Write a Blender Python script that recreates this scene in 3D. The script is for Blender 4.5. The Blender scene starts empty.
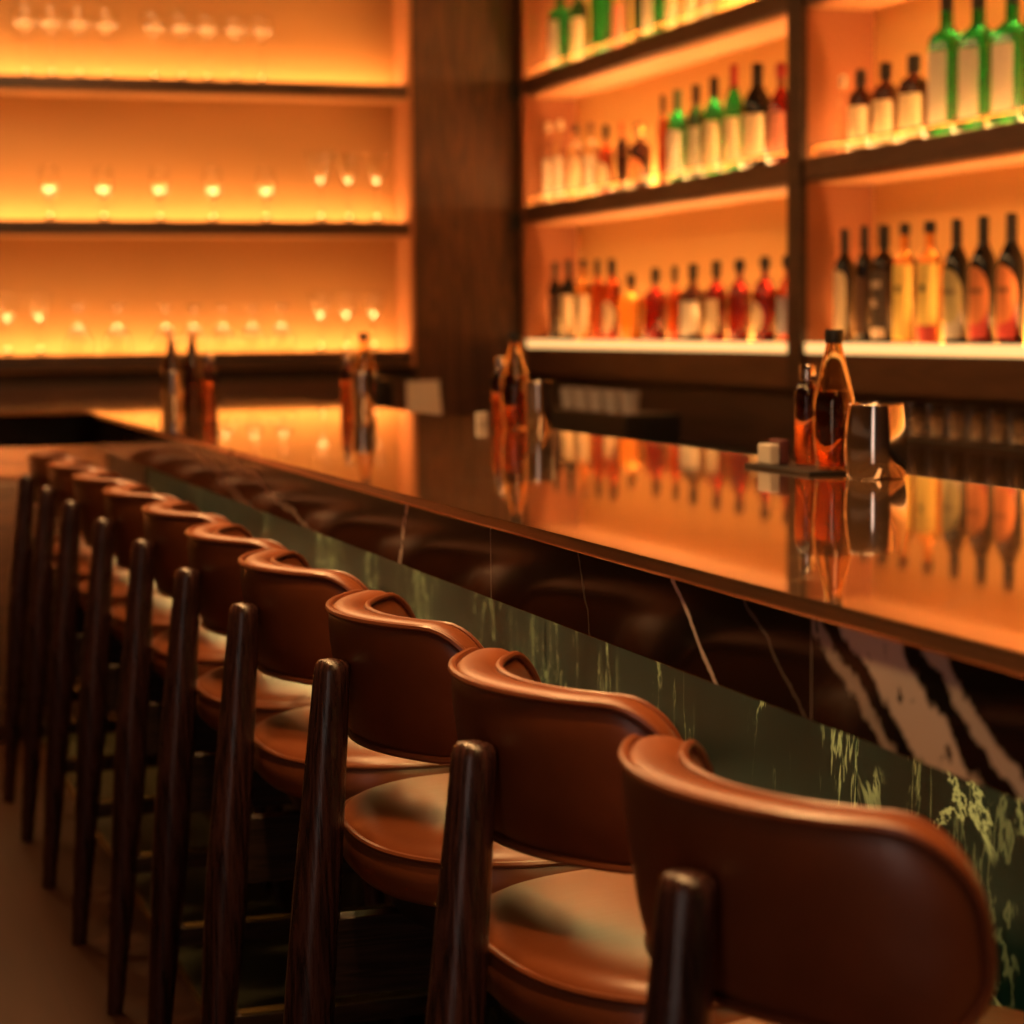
import bpy, bmesh, math, random
from mathutils import Vector, Matrix
random.seed(7)
C = bpy.context.scene.collection
PI = math.pi

# ------------------------------------------------------------------ helpers
class MB:
    """collects shapes and links them as ONE mesh object"""
    def __init__(self): self.v = []; self.f = []
    def add(self, vs, fs):
        n = len(self.v); self.v += [tuple(p) for p in vs]; self.f += [tuple(i + n for i in q) for q in fs]
        return self
    def box(self, x0, x1, y0, y1, z0, z1, b=0.0, seg=2):
        bm = bmesh.new(); bmesh.ops.create_cube(bm, size=1)
        for v in bm.verts:
            v.co = Vector(((x0+x1)/2 + v.co.x*(x1-x0), (y0+y1)/2 + v.co.y*(y1-y0), (z0+z1)/2 + v.co.z*(z1-z0)))
        if b: bmesh.ops.bevel(bm, geom=bm.edges[:], offset=b, segments=seg, profile=0.5, affect='EDGES')
        bm.verts.index_update()
        self.add([v.co.copy() for v in bm.verts], [[v.index for v in f.verts] for f in bm.faces]); bm.free(); return self
    def lathe(self, prof, seg=32, cx=0, cy=0, sq=0.0, tilt=None):
        """prof: (radius, z) from bottom to top; a radius of 0 closes the end. sq>0 squares the section"""
        vs, rings = [], []
        for r, z in prof:
            if r <= 1e-6:
                rings.append([len(vs)]); vs.append((cx, cy, z)); continue
            ring = []
            for k in range(seg):
                a = 2*PI*k/seg; rr = r*squircle(a, sq)
                ring.append(len(vs)); vs.append((cx + rr*math.cos(a), cy + rr*math.sin(a), z))
            rings.append(ring)
        fs = []
        for A, B in zip(rings, rings[1:]):
            if len(A) == 1 and len(B) == 1: continue
            for k in range(seg):
                j = (k+1) % seg
                if len(A) == 1: fs.append((A[0], B[j], B[k]))
                elif len(B) == 1: fs.append((A[k], A[j], B[0]))
                else: fs.append((A[k], A[j], B[j], B[k]))
        return self.add(vs, fs)
    def tube(self, pts, r, seg=10, closed=False):
        pts = [Vector(p) for p in pts]; n = len(pts)
        rad = r if isinstance(r, (list, tuple)) else [r]*n
        vs, fs = [], []; up = None
        for i, p in enumerate(pts):
            a = pts[i-1] if (i or closed) else p
            b = pts[(i+1) % n] if (i < n-1 or closed) else p
            t = (b-a).normalized()
            if up is None: up = t.orthogonal().normalized()
            up = (up - t*up.dot(t)).normalized(); w = t.cross(up)
            for k in range(seg):
                an = 2*PI*k/seg; vs.append(p + (up*math.cos(an) + w*math.sin(an))*rad[i])
        for i in range(n if closed else n-1):
            j = (i+1) % n
            for k in range(seg):
                l = (k+1) % seg; fs.append((i*seg+k, i*seg+l, j*seg+l, j*seg+k))
        if not closed:
            fs.append(tuple(range(seg))[::-1]); fs.append(tuple((n-1)*seg+k for k in range(seg)))
        return self.add(vs, fs)
    def mesh(self, name, mat, smooth=False):
        me = bpy.data.meshes.new(name); me.from_pydata(self.v, [], self.f)
        bm = bmesh.new(); bm.from_mesh(me); bmesh.ops.recalc_face_normals(bm, faces=bm.faces[:]); bm.to_mesh(me); bm.free()
        me.materials.append(mat)
        if smooth:
            for p in me.polygons: p.use_smooth = True
            try: me.set_sharp_from_angle(angle=math.radians(smooth if smooth is not True else 40))
            except Exception: pass
            for p in me.polygons:
                if p.area > 0.3: p.use_smooth = False
        return me
    def build(self, name, mat, parent=None, smooth=False, loc=(0, 0, 0)):
        return link(name, self.mesh(name, mat, smooth), parent, loc)

def squircle(a, sq):
    if not sq: return 1.0
    n = 2 + 6*sq
    return (abs(math.cos(a))**n + abs(math.sin(a))**n) ** (-1/n)
def link(name, me, parent=None, loc=(0, 0, 0)):
    o = bpy.data.objects.new(name, me); C.objects.link(o); o.location = loc
    if parent: o.parent = parent
    return o
def tag(o, label, cat, group=None):
    o['label'] = label; o['category'] = cat
    if group: o['group'] = group
    return o
def thing(name, label, cat, loc=(0, 0, 0), rz=0.0, group=None):
    o = bpy.data.objects.new(name, None); C.objects.link(o); o.empty_display_size = 0.05
    o.location = loc; o.rotation_euler = (0, 0, rz)
    return tag(o, label, cat, group)
def struct(name, mb, mat, smooth=False):
    o = mb.build(name, mat, None, smooth); o['kind'] = 'structure'; return o
def copy_tree(o, parent=None):
    c = o.copy(); C.objects.link(c); c.parent = parent
    for ch in list(o.children): copy_tree(ch, c)
    return c

# ------------------------------------------------------------------ materials
class NT:
    def __init__(self, name):
        self.m = bpy.data.materials.new(name); self.m.use_nodes = True
        self.t = self.m.node_tree; self.n = self.t.nodes; self.b = self.n['Principled BSDF']; self.out = self.n['Material Output']
    def node(self, typ, **kw):
        n = self.n.new(typ)
        for k, v in kw.items(): setattr(n, k, v)
        return n
    def lk(self, a, b): self.t.links.new(a, b)
    def setp(self, **kw):
        for k, v in kw.items():
            s = self.b.inputs[k.replace('_', ' ')]
            if isinstance(v, (tuple, list)) and len(v) == 3: v = (*v, 1)
            if hasattr(v, 'links') or isinstance(v, bpy.types.NodeSocket): self.lk(v, s)
            else: s.default_value = v
    def val(self, v, sock):
        if isinstance(v, bpy.types.NodeSocket): self.lk(v, sock)
        else: sock.default_value = v
    def math(self, op, a, b=0.0, c=None, clamp=False):
        n = self.node('ShaderNodeMath', operation=op); n.use_clamp = clamp
        self.val(a, n.inputs[0]); self.val(b, n.inputs[1])
        if c is not None: self.val(c, n.inputs[2])
        return n.outputs[0]
    def coord(self, scale=(1, 1, 1), kind='Object', loc=(0, 0, 0), rot=(0, 0, 0)):
        tc = self.node('ShaderNodeTexCoord'); mp = self.node('ShaderNodeMapping')
        mp.inputs['Scale'].default_value = scale; mp.inputs['Location'].default_value = loc; mp.inputs['Rotation'].default_value = rot
        self.lk(tc.outputs[kind], mp.inputs['Vector']); return mp.outputs[0]
    def noise(self, vec, scale=5, detail=4, rough=0.5, dist=0.0, out='Fac'):
        n = self.node('ShaderNodeTexNoise'); self.lk(vec, n.inputs['Vector'])
        n.inputs['Scale'].default_value = scale; n.inputs['Detail'].default_value = detail
        n.inputs['Roughness'].default_value = rough; n.inputs['Distortion'].default_value = dist
        return n.outputs[out]
    def ramp(self, fac, stops):
        n = self.node('ShaderNodeValToRGB'); self.lk(fac, n.inputs[0]); e = n.color_ramp.elements
        while len(e) < len(stops): e.new(0.5)
        for el, (p, c) in zip(e, stops):
            el.position = p; el.color = (*c, 1) if isinstance(c, tuple) else (c, c, c, 1)
        return n.outputs[0]
    def smooth(self, v, lo, hi):
        n = self.node('ShaderNodeMapRange', interpolation_type='SMOOTHSTEP'); self.val(v, n.inputs[0])
        n.inputs[1].default_value = lo; n.inputs[2].default_value = hi; return n.outputs[0]
    def mix(self, fac, a, b):
        n = self.node('ShaderNodeMix', data_type='RGBA')
        self.val(fac, n.inputs[0])
        for v, s in ((a, n.inputs[6]), (b, n.inputs[7])):
            if isinstance(v, tuple): s.default_value = (*v, 1)
            else: self.lk(v, s)
        return n.outputs[2]
    def bump(self, h, strength=0.2, dist=0.01):
        n = self.node('ShaderNodeBump'); n.inputs['Strength'].default_value = strength; n.inputs['Distance'].default_value = dist
        self.lk(h, n.inputs['Height']); self.lk(n.outputs[0], self.b.inputs['Normal'])
    def xyz(self, kind='Object'):
        tc = self.node('ShaderNodeTexCoord'); s = self.node('ShaderNodeSeparateXYZ'); self.lk(tc.outputs[kind], s.inputs[0]); return s.outputs

def plain(name, col, rough=0.5, metal=0.0, trans=0.0, ior=1.45, var=0.12, scale=9.0, coat=0.0):
    """one colour with a slight mottling"""
    k = NT(name)
    f = k.noise(k.coord(), scale, 3)
    c2 = tuple(max(0, x*(1-var)) for x in col); c3 = tuple(min(1, x*(1+var)) for x in col)
    k.setp(Base_Color=k.mix(f, c2, c3), Roughness=rough, Metallic=metal, IOR=ior, Transmission_Weight=trans, Coat_Weight=coat)
    return k.m
def wood(name, dark, light, rough=0.45, axis='z', scale=1.0, grain=1.0, spec=0.5):
    k = NT(name)
    st = {'z': (9, 9, 0.6), 'x': (0.6, 9, 9), 'y': (9, 0.6, 9)}[axis]
    st = tuple(s*scale for s in st)
    v = k.coord(st)
    warp = k.noise(v, 1.6, 3, 0.55, 0.6)
    rings = k.math('FRACT', k.math('MULTIPLY', warp, 9.0))
    rings = k.math('ABSOLUTE', k.math('SUBTRACT', rings, 0.5))
    fine = k.noise(k.coord(tuple(s*7 for s in st)), 2.5, 5, 0.65)
    f = k.math('ADD', k.math('MULTIPLY', rings, 0.9), k.math('MULTIPLY', fine, 0.6), clamp=True)
    k.setp(Base_Color=k.ramp(f, [(0.28, dark), (0.80, light)]), Roughness=k.math('ADD', k.math('MULTIPLY', fine, 0.2), rough-0.1))
    k.b.inputs['Specular IOR Level'].default_value = spec
    k.bump(f, 0.15*grain, 0.002)
    return k.m
def emit(name, col, s):
    k = NT(name); k.setp(Base_Color=(0.8, 0.7, 0.6), Emission_Color=col, Emission_Strength=s)
    k.b.inputs['Roughness'].default_value = 0.4
    return k.m

M = {}
def leather():
    k = NT('cognac_leather')
    v = k.coord()
    big = k.noise(v, 5.0, 4, 0.6); fine = k.noise(v, 160, 3, 0.6); wr = k.noise(k.coord((6, 30, 30)), 1.3, 4, 0.6, 0.8)
    k.setp(Base_Color=k.ramp(big, [(0.3, (0.140, 0.034, 0.011)), (0.7, (0.225, 0.058, 0.018))]),
           Roughness=k.math('ADD', 0.26, k.math('MULTIPLY', big, 0.16)))
    k.b.inputs['Specular IOR Level'].default_value = 0.55
    h = k.math('ADD', k.math('MULTIPLY', fine, 0.10), k.math('MULTIPLY', wr, 0.35))
    k.bump(h, 0.22, 0.004); return k.m
M['leather'] = leather()
M['piping'] = plain('leather_piping', (0.17, 0.045, 0.017), 0.32)
M['leg'] = wood('dark_oak_stain', (0.010, 0.004, 0.0035), (0.058, 0.020, 0.017), 0.28, 'z', 1.6, 1.2)
M['rail'] = wood('dark_oak_rail', (0.012, 0.006, 0.004), (0.05, 0.022, 0.014), 0.42, 'x', 1.6)
M['railY'] = wood('dark_oak_cross_rail', (0.012, 0.006, 0.004), (0.05, 0.022, 0.014), 0.42, 'y', 1.6)
M['walnut'] = wood('walnut_pillar', (0.030, 0.011, 0.005), (0.105, 0.040, 0.016), 0.5, 'z', 0.8)
M['shelfwood'] = wood('shelf_walnut', (0.050, 0.018, 0.008), (0.095, 0.036, 0.015), 0.5, 'y', 0.7)
M['shelfwoodx'] = wood('shelf_walnut_across', (0.030, 0.012, 0.007), (0.060, 0.024, 0.012), 0.5, 'x', 0.7)
M['darkwood'] = wood('dark_panel', (0.020, 0.008, 0.004), (0.045, 0.018, 0.009), 0.55, 'y', 0.6)
M['darkwoodx'] = wood('dark_panel_across', (0.055, 0.020, 0.010), (0.085, 0.032, 0.015), 0.55, 'x', 0.6)
M['baseoak'] = wood('bar_front_oak', (0.16, 0.06, 0.025), (0.26, 0.10, 0.04), 0.5, 'x', 0.6)
M['panelback'] = plain('tan_back_panel', (0.70, 0.39, 0.13), 0.55, var=0.05, scale=3)
M['panelback_far'] = plain('tan_back_panel_far', (0.48, 0.245, 0.09), 0.55, var=0.10, scale=2)
M['panelside'] = plain('tan_side_panel', (0.50, 0.21, 0.09), 0.5, var=0.08, scale=3)
M['panelend'] = plain('end_panel_stain', (0.27, 0.092, 0.034), 0.5, var=0.1, scale=3)
M['soffit'] = plain('shelf_underside_glow', (0.42, 0.19, 0.075), 0.55, var=0.08, scale=3)  # lighter than the shelf wood: strip light on the undersides put into colour
M['black'] = plain('matt_black', (0.010, 0.009, 0.009), 0.45)
M['white'] = plain('off_white_card', (0.55, 0.48, 0.40), 0.6)
M['brass'] = plain('brass', (0.75, 0.47, 0.18), 0.25, 1.0)
M['steel'] = plain('polished_steel', (0.72, 0.64, 0.56), 0.10, 1.0, var=0.04)
M['plaster'] = plain('dark_plaster', (0.075, 0.045, 0.03), 0.8)
M['ceil'] = plain('dark_ceiling', (0.05, 0.03, 0.02), 0.8)

def marble_black():
    k = NT('black_marble_apron'); X, Y, Z = k.xyz()
    v = k.coord((1, 1, 1))
    n1 = k.noise(v, 9, 5, 0.6); n2 = k.noise(k.coord((1, 1, 1), loc=(3, 5, 1)), 30, 3)
    wob = k.math('ADD', k.math('MULTIPLY', k.math('SUBTRACT', n1, 0.5), 0.05), k.math('MULTIPLY', k.math('SUBTRACT', n2, 0.5), 0.008))
    def seg(y0, z0, y1, z1, w0, amp=1.0):
        L = math.hypot(y1-y0, z1-z0); nx, nz = (z1-z0)/L, -(y1-y0)/L
        d = k.math('ADD', k.math('MULTIPLY', k.math('SUBTRACT', Y, y0), nx), k.math('MULTIPLY', k.math('SUBTRACT', Z, z0), nz))
        d = k.math('ABSOLUTE', k.math('ADD', d, k.math('MULTIPLY', wob, amp)))
        return k.smooth(d, w0, w0*0.45)
    m = seg(2.012, 1.057, 1.885, 0.955, 0.0045, 0.35)
    def mx(a, b): return k.math('MAXIMUM', a, b)
    m = mx(m, k.math('MULTIPLY', seg(3.000, 1.057, 3.045, 0.955, 0.012, 0.7), k.smooth(k.noise(v, 40, 2), 0.35, 0.6)))
    m = mx(m, k.math('MULTIPLY', seg(2.28, 1.05, 2.24, 0.96, 0.003, 0.8), 0.10))
    m = mx(m, k.math('MULTIPLY', seg(1.80, 1.03, 1.70, 0.958, 0.003, 0.8), 0.16))
    m = mx(m, k.math('MULTIPLY', seg(4.10, 1.02, 3.70, 0.97, 0.010, 1.0), 0.5))
    m = mx(m, k.math('MULTIPLY', seg(4.45, 1.0, 4.25, 0.97, 0.02, 1.0), 0.4))
    # the bold white slab
    slab = k.math('LESS_THAN', Y, 1.687)
    u = k.math('ADD', k.math('MULTIPLY', k.math('SUBTRACT', Y, 1.52), 0.62), k.math('MULTIPLY', k.math('SUBTRACT', 1.01, Z), 0.95))   # across the streaks
    u = k.math('ADD', u, k.math('MULTIPLY', k.math('SUBTRACT', k.noise(k.coord((1, 1, 1)), 9, 5, 0.65), 0.5), 0.085))
    band = mx(k.smooth(k.math('ABSOLUTE', u), 0.036, 0.026), k.math('MULTIPLY', k.smooth(k.math('ABSOLUTE', k.math('ADD', u, 0.066)), 0.013, 0.006), 0.75))
    band = mx(band, k.math('MULTIPLY', k.smooth(k.math('ABSOLUTE', k.math('SUBTRACT', u, 0.062)), 0.012, 0.004), 0.6))
    hole = k.smooth(k.noise(k.coord((1, 2.0, 1.2), loc=(0, 0, 4)), 22, 4, 0.6), 0.62, 0.70)
    band = k.math('MULTIPLY', band, k.math('SUBTRACT', 1.0, hole))
    m = mx(m, k.math('MULTIPLY', slab, band))
    seam = k.math('ABSOLUTE', k.math('SUBTRACT', Y, 1.689)); sm = k.smooth(seam, 0.0016, 0.0006)
    seam2 = k.smooth(k.math('ABSOLUTE', k.math('SUBTRACT', Y, 2.604)), 0.0022, 0.0008)
    m = mx(m, mx(k.math('MULTIPLY', sm, 0.35), k.math('MULTIPLY', seam2, 0.35)))
    cl = k.smooth(k.noise(v, 6, 5), 0.55, 0.8)
    base = k.mix(cl, (0.006, 0.005, 0.005), (0.020, 0.013, 0.009))
    k.setp(Base_Color=k.mix(m, base, (0.62, 0.52, 0.45)), Roughness=0.13, IOR=1.5)
    k.b.inputs['Specular IOR Level'].default_value = 0.12
    return k.m
def marble_top():
    k = NT('polished_marble_top')
    v = k.coord((1, 1, 1))
    vein = k.math('ABSOLUTE', k.math('SUBTRACT', k.noise(k.coord((1.0, 0.45, 1), rot=(0, 0, 0.5)), 2.6, 6, 0.55, 0.8), 0.5))
    vm = k.math('MULTIPLY', k.smooth(vein, 0.012, 0.002), k.smooth(k.noise(v, 1.7, 2), 0.45, 0.6))
    sm = k.noise(k.coord((1.2, 5, 1), rot=(0, 0, 0.3)), 3.0, 5, 0.6)
    k.setp(Metallic=0.55, Base_Color=k.mix(vm, (0.22, 0.12, 0.065), (0.50, 0.33, 0.20)),
           Roughness=k.math('ADD', 0.03, k.math('MULTIPLY', sm, 0.09)), IOR=2.3, Coat_Weight=1.0, Coat_Roughness=0.03, Coat_IOR=1.6)
    k.b.inputs['Specular Tint'].default_value = (1.0, 0.86, 0.70, 1)
    h = k.noise(k.coord((1, 1, 1)), 5.5, 3, 0.5); h2 = k.noise(k.coord((8, 1.2, 1), rot=(0, 0, 0.35)), 14, 3)
    k.bump(k.math('ADD', h, k.math('MULTIPLY', h2, 0.05)), 0.05, 0.006)
    return k.m
def marble_green():
    k = NT('green_marble'); X, Y, Z = k.xyz()
    n = k.noise(k.coord((1, 1, 0.32)), 7, 6, 0.62, 0.5)
    r1 = k.math('ABSOLUTE', k.math('SUBTRACT', n, 0.5))
    gate = k.smooth(k.noise(k.coord((1, 1, 0.4), loc=(2, 7, 3)), 4.5, 3), 0.47, 0.62)
    v1 = k.math('MULTIPLY', k.smooth(r1, 0.012, 0.002), gate)
    n2 = k.noise(k.coord((1, 1, 0.16), loc=(9, 1, 4)), 13, 5, 0.6, 0.25)
    v2 = k.math('MULTIPLY', k.smooth(k.math('ABSOLUTE', k.math('SUBTRACT', n2, 0.52)), 0.011, 0.002),
                k.smooth(k.noise(k.coord((1, 1, 0.3), loc=(5, 5, 5)), 6, 3), 0.50, 0.66))
    # lively slab nearest the camera
    near = k.math('LESS_THAN', Y, 2.035)
    n3 = k.noise(k.coord((1, 1, 0.9), loc=(1, 3, 8), rot=(0.7, 0, 0)), 5.5, 6, 0.62, 1.1)
    v3 = k.math('MULTIPLY', k.math('MULTIPLY', k.smooth(k.math('ABSOLUTE', k.math('SUBTRACT', n3, 0.5)), 0.022, 0.004), near),
                k.smooth(k.noise(k.coord((1, 1, 1), loc=(7, 3, 2)), 7, 2), 0.38, 0.55))
    m = k.math('MAXIMUM', k.math('MAXIMUM', k.math('MULTIPLY', v1, k.math('SUBTRACT', 1.0, k.math('MULTIPLY', near, 0.7))), k.math('MULTIPLY', v2, 0.8)), v3)
    cloud = k.noise(k.coord((1, 1, 0.25)), 5, 5)
    base = k.ramp(cloud, [(0.3, (0.0013, 0.0075, 0.0085)), (0.75, (0.0045, 0.024, 0.027))])
    for j in (1.722, 2.72, 3.72, 4.72, 5.6):
        pass
    k.setp(Base_Color=k.mix(m, base, (0.46, 0.50, 0.34)), Roughness=0.30, IOR=1.5)
    return k.m
def marble_edge():  # orange metal colour stands in for warm light caught by the marble edge
    k = NT('marble_edge_sheen')
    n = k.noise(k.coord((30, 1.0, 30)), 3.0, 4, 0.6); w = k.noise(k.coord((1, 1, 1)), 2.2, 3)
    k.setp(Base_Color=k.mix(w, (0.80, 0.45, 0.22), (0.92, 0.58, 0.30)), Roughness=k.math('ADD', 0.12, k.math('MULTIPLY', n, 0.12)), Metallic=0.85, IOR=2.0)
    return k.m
M['edge'] = marble_edge(); M['apron'] = marble_black(); M['top'] = marble_top(); M['green'] = marble_green()

def floor_mat():
    k = NT('floor_boards'); X, Y, Z = k.xyz()
    n = k.noise(k.coord((6, 0.7, 1)), 2.0, 5, 0.6)
    pl = k.smooth(k.math('ABSOLUTE', k.math('SUBTRACT', k.math('FRACT', k.math('MULTIPLY', X, 6.5)), 0.5)), 0.49, 0.5)
    k.setp(Base_Color=k.mix(pl, k.ramp(n, [(0.2, (0.018, 0.0055, 0.0024)), (0.8, (0.036, 0.011, 0.005))]), (0.006, 0.002, 0.001)), Roughness=0.5)
    k.b.inputs['Specular IOR Level'].default_value = 0.15
    return k.m
M['floor'] = floor_mat()
M['tile'] = plain('dark_olive_tile', (0.035, 0.035, 0.020), 0.35, var=0.35, scale=4)

# bottle glass
def glass(name, col, rough=0.03, trans=1.0, ior=1.45):
    k = NT(name); f = k.noise(k.coord(), 3, 2)
    k.setp(Base_Color=k.mix(f, col, tuple(min(1, c*1.08) for c in col)), Roughness=rough, Transmission_Weight=trans, IOR=ior)
    return k.m
B = {
 'dark': glass('dark_bottle_glass', (0.012, 0.008, 0.006), 0.08, 0.08), 'ink': glass('black_bottle_glass', (0.008, 0.007, 0.007), 0.08, 0.0),
 'amber': glass('amber_spirit', (0.95, 0.50, 0.14)), 'redamber': glass('red_amber_spirit', (0.42, 0.08, 0.022)),
 'red': glass('red_spirit', (0.18, 0.011, 0.009)), 'darkred': glass('dark_red_spirit', (0.12, 0.010, 0.008)),
 'brown': glass('brown_bottle_glass', (0.045, 0.012, 0.006), 0.05, 0.6), 'clear': glass('clear_bottle_glass', (0.95, 0.88, 0.78)),
 'green': glass('green_bottle_glass', (0.012, 0.33, 0.09), 0.04, 0.9), 'darkgreen': glass('dark_green_bottle_glass', (0.02, 0.10, 0.035), 0.04, 0.8),
}
CAP = {'black': M['black'], 'cream': plain('cream_cap', (0.75, 0.60, 0.42), 0.5), 'brownc': plain('brown_cap', (0.10, 0.04, 0.02), 0.5),
       'orange': plain('orange_cap', (0.75, 0.22, 0.06), 0.4), 'gold': M['brass'], 'greenc': plain('green_cap', (0.12, 0.20, 0.09), 0.4),
       'redc': plain('red_cap', (0.42, 0.03, 0.03), 0.4)}
LAB = {'cream': (0.80, 0.62, 0.38), 'brown': (0.12, 0.055, 0.03), 'darkgrey': (0.06, 0.045, 0.035), 'yellow': (0.90, 0.66, 0.16), 'olive': (0.46, 0.38, 0.17),
       'orange': (0.72, 0.24, 0.08), 'white': (0.80, 0.70, 0.55), 'blue': (0.30, 0.30, 0.36), 'greyl': (0.45, 0.40, 0.30), 'pink': (0.80, 0.30, 0.20)}
LABM = {k: plain('label_'+k, c, 0.6, var=0.10, scale=60) for k, c in LAB.items()}
LABM['red'] = plain('label_red', (0.50, 0.05, 0.04), 0.6); LABM['palestrip'] = plain('label_pale', (0.75, 0.58, 0.42), 0.6)
LABM['emblem'] = plain('label_emblem', (0.10, 0.06, 0.02), 0.6); LABM['greyw'] = plain('label_grey_white', (0.50, 0.45, 0.38), 0.6)
M['cglass'] = glass('stemware_glass', (0.97, 0.94, 0.88), 0.0)
M['tglass'] = glass('tumbler_glass', (0.90, 0.86, 0.80), 0.02)
WARM = (1.0, 0.48, 0.15)

# light levels
LED_FAR, LED_BACK, LED_EDGE, LED_UNDER, LED_RET = 24.0, 175.0, 1.1, 50.0, 150.0
LED_SEAT, LINE = 27.0, 120.0
WINDOW, PEND, FILL = 1.5, 85.0, 0.3
STOOL_RZ = 0.0
FOCUS, FSTOP, EXPO = 2.5, 4.6, 0.15
def wedge(x0, x1, y0, y1, z0, z1):
    v = [(x0, y0, z0), (x1, y0, z0), (x1, y1, z0), (x0, y1, z0), (x0+0.0, y1-0.015, z1), (x1, y1-0.015, z1), (x1, y1, z1), (x0, y1, z1)]
    return v, [(0, 3, 2, 1), (4, 5, 6, 7), (0, 1, 5, 4), (1, 2, 6, 5), (2, 3, 7, 6), (3, 0, 4, 7)]

# bottle tables: y, height, width, shape, glass, cap, label, turn, description
LOWER_RIGHT = [
    (6.512, 0.381, 0.070, 'std', 'dark', 'black', ('arch', 'cream'), 0, 'dark bottle with a tall cream arched label, first after the divider, lower shelf'),
    (6.370, 0.384, 0.062, 'std', 'dark', 'black', ('rect', 'brown'), 0, 'dark bottle with a dull brown label beside the cream arched label bottle'),
    (6.240, 0.382, 0.077, 'std', 'dark', 'black', ('two', 'darkgrey'), 0, 'dark bottle with a grey label over a pale strip, left of the yellow labels'),
    (6.102, 0.381, 0.073, 'std', 'amber', 'black', ('rect', 'yellow'), 25, 'clear amber bottle with plain yellow label and dark emblem, beside the dark bottles'),
    (5.944, 0.380, 0.077, 'std', 'amber', 'black', ('redbox', 'yellow'), 25, 'clear amber bottle with a yellow label ending in a red box at its foot'),
    (5.781, 0.378, 0.079, 'wine', 'ink', 'black', ('oval', 'olive'), 15, 'black wine bottle with an olive and grey oval label, right of the yellow labels'),
    (5.626, 0.379, 0.080, 'wine', 'ink', 'black', ('oval', 'orange'), 15, 'black wine bottle with a round orange and red label, left one of that pair'),
    (5.472, 0.380, 0.081, 'wine', 'ink', 'black', ('oval', 'orange'), 15, "black wine bottle with round orange and red label at the picture's right edge"),
]
UPPER_RIGHT = [
    (6.530, 0.267, 0.037, 'tall', 'clear', 'cream', None, 0, 'slim clear bottle with a cream stopper, right beside the divider on the upper shelf'),
    (6.402, 0.272, 0.079, 'std', 'brown', 'black', ('rect', 'cream'), 20, 'small brown bottle with a square cream label, leftmost of the three brown ones'),
    (6.232, 0.275, 0.083, 'std', 'brown', 'black', ('rect', 'cream'), 20, 'small brown bottle with a square cream label, middle of the three brown ones'),
    (6.051, 0.278, 0.091, 'std', 'brown', 'black', ('rect', 'cream'), 20, 'small brown bottle with a square cream label, next to the tall green bottles'),
    (5.850, 0.436, 0.091, 'gin', 'green', 'black', ('rect', 'white'), 20, 'tall green square bottle with a long white label, nearest the three brown bottles'),
    (5.665, 0.414, 0.094, 'gin', 'green', 'black', ('rect', 'white'), 20, 'tall green square bottle with a long white label, middle of the green three'),
    (5.478, 0.398, 0.095, 'gin', 'green', 'black', ('rect', 'white'), 20, "tall green square bottle with a long white label at the picture's right edge"),
]
LOWER_LEFT = [
    (9.400, 0.360, 0.065, 'std', 'dark', 'black', ('rect', 'brown'), 0, 'small dark bottle at the far corner end of the glowing lower shelf'),
    (9.217, 0.363, 0.068, 'std', 'dark', 'black', ('rect', 'cream'), 25, 'dark bottle with bright cream label, second from corner on the glowing lower shelf'),
    (9.022, 0.357, 0.067, 'std', 'amber', 'black', ('rect', 'cream'), 25, 'amber bottle with a cream label, third from the corner on the glowing lower shelf'),
    (8.847, 0.352, 0.057, 'std', 'redamber', 'black', None, 0, 'plain reddish amber bottle, fourth from the corner on the glowing lower shelf'),
    (8.671, 0.350, 0.077, 'std', 'redamber', 'black', ('oval', 'cream'), 25, 'slim necked reddish bottle with a round cream label, fifth from the corner'),
    (8.451, 0.281, 0.109, 'squat', 'amber', 'black', None, 0, 'short golden decanter bottle, lowest one on the glowing lower shelf'),
    (8.180, 0.298, 0.098, 'squat', 'red', 'black', None, 0, 'squat deep red bottle beside the short golden decanter bottle'),
    (7.975, 0.300, 0.060, 'squat', 'redamber', 'black', None, 0, 'squat reddish bottle tucked left of the square white label'),
    (7.794, 0.303, 0.098, 'squat', 'brown', 'black', ('rect', 'white'), 30, 'dark squat bottle with a bright square white label on the glowing lower shelf'),
    (7.568, 0.308, 0.084, 'squat', 'red', 'black', ('rect', 'cream'), 0, 'red bottle with a narrow cream label, right of the square white label'),
    (7.358, 0.308, 0.089, 'round', 'darkred', 'black', None, 0, 'round shouldered dark red bottle with no label on the glowing lower shelf'),
    (7.136, 0.312, 0.094, 'round', 'darkred', 'black', ('oval', 'cream'), 0, 'round shouldered dark red bottle with a large oval cream label'),
    (6.954, 0.310, 0.071, 'round', 'redamber', 'black', ('rect', 'blue'), 0, 'amber red bottle with a bluish label half hidden by the divider'),
]
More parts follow.
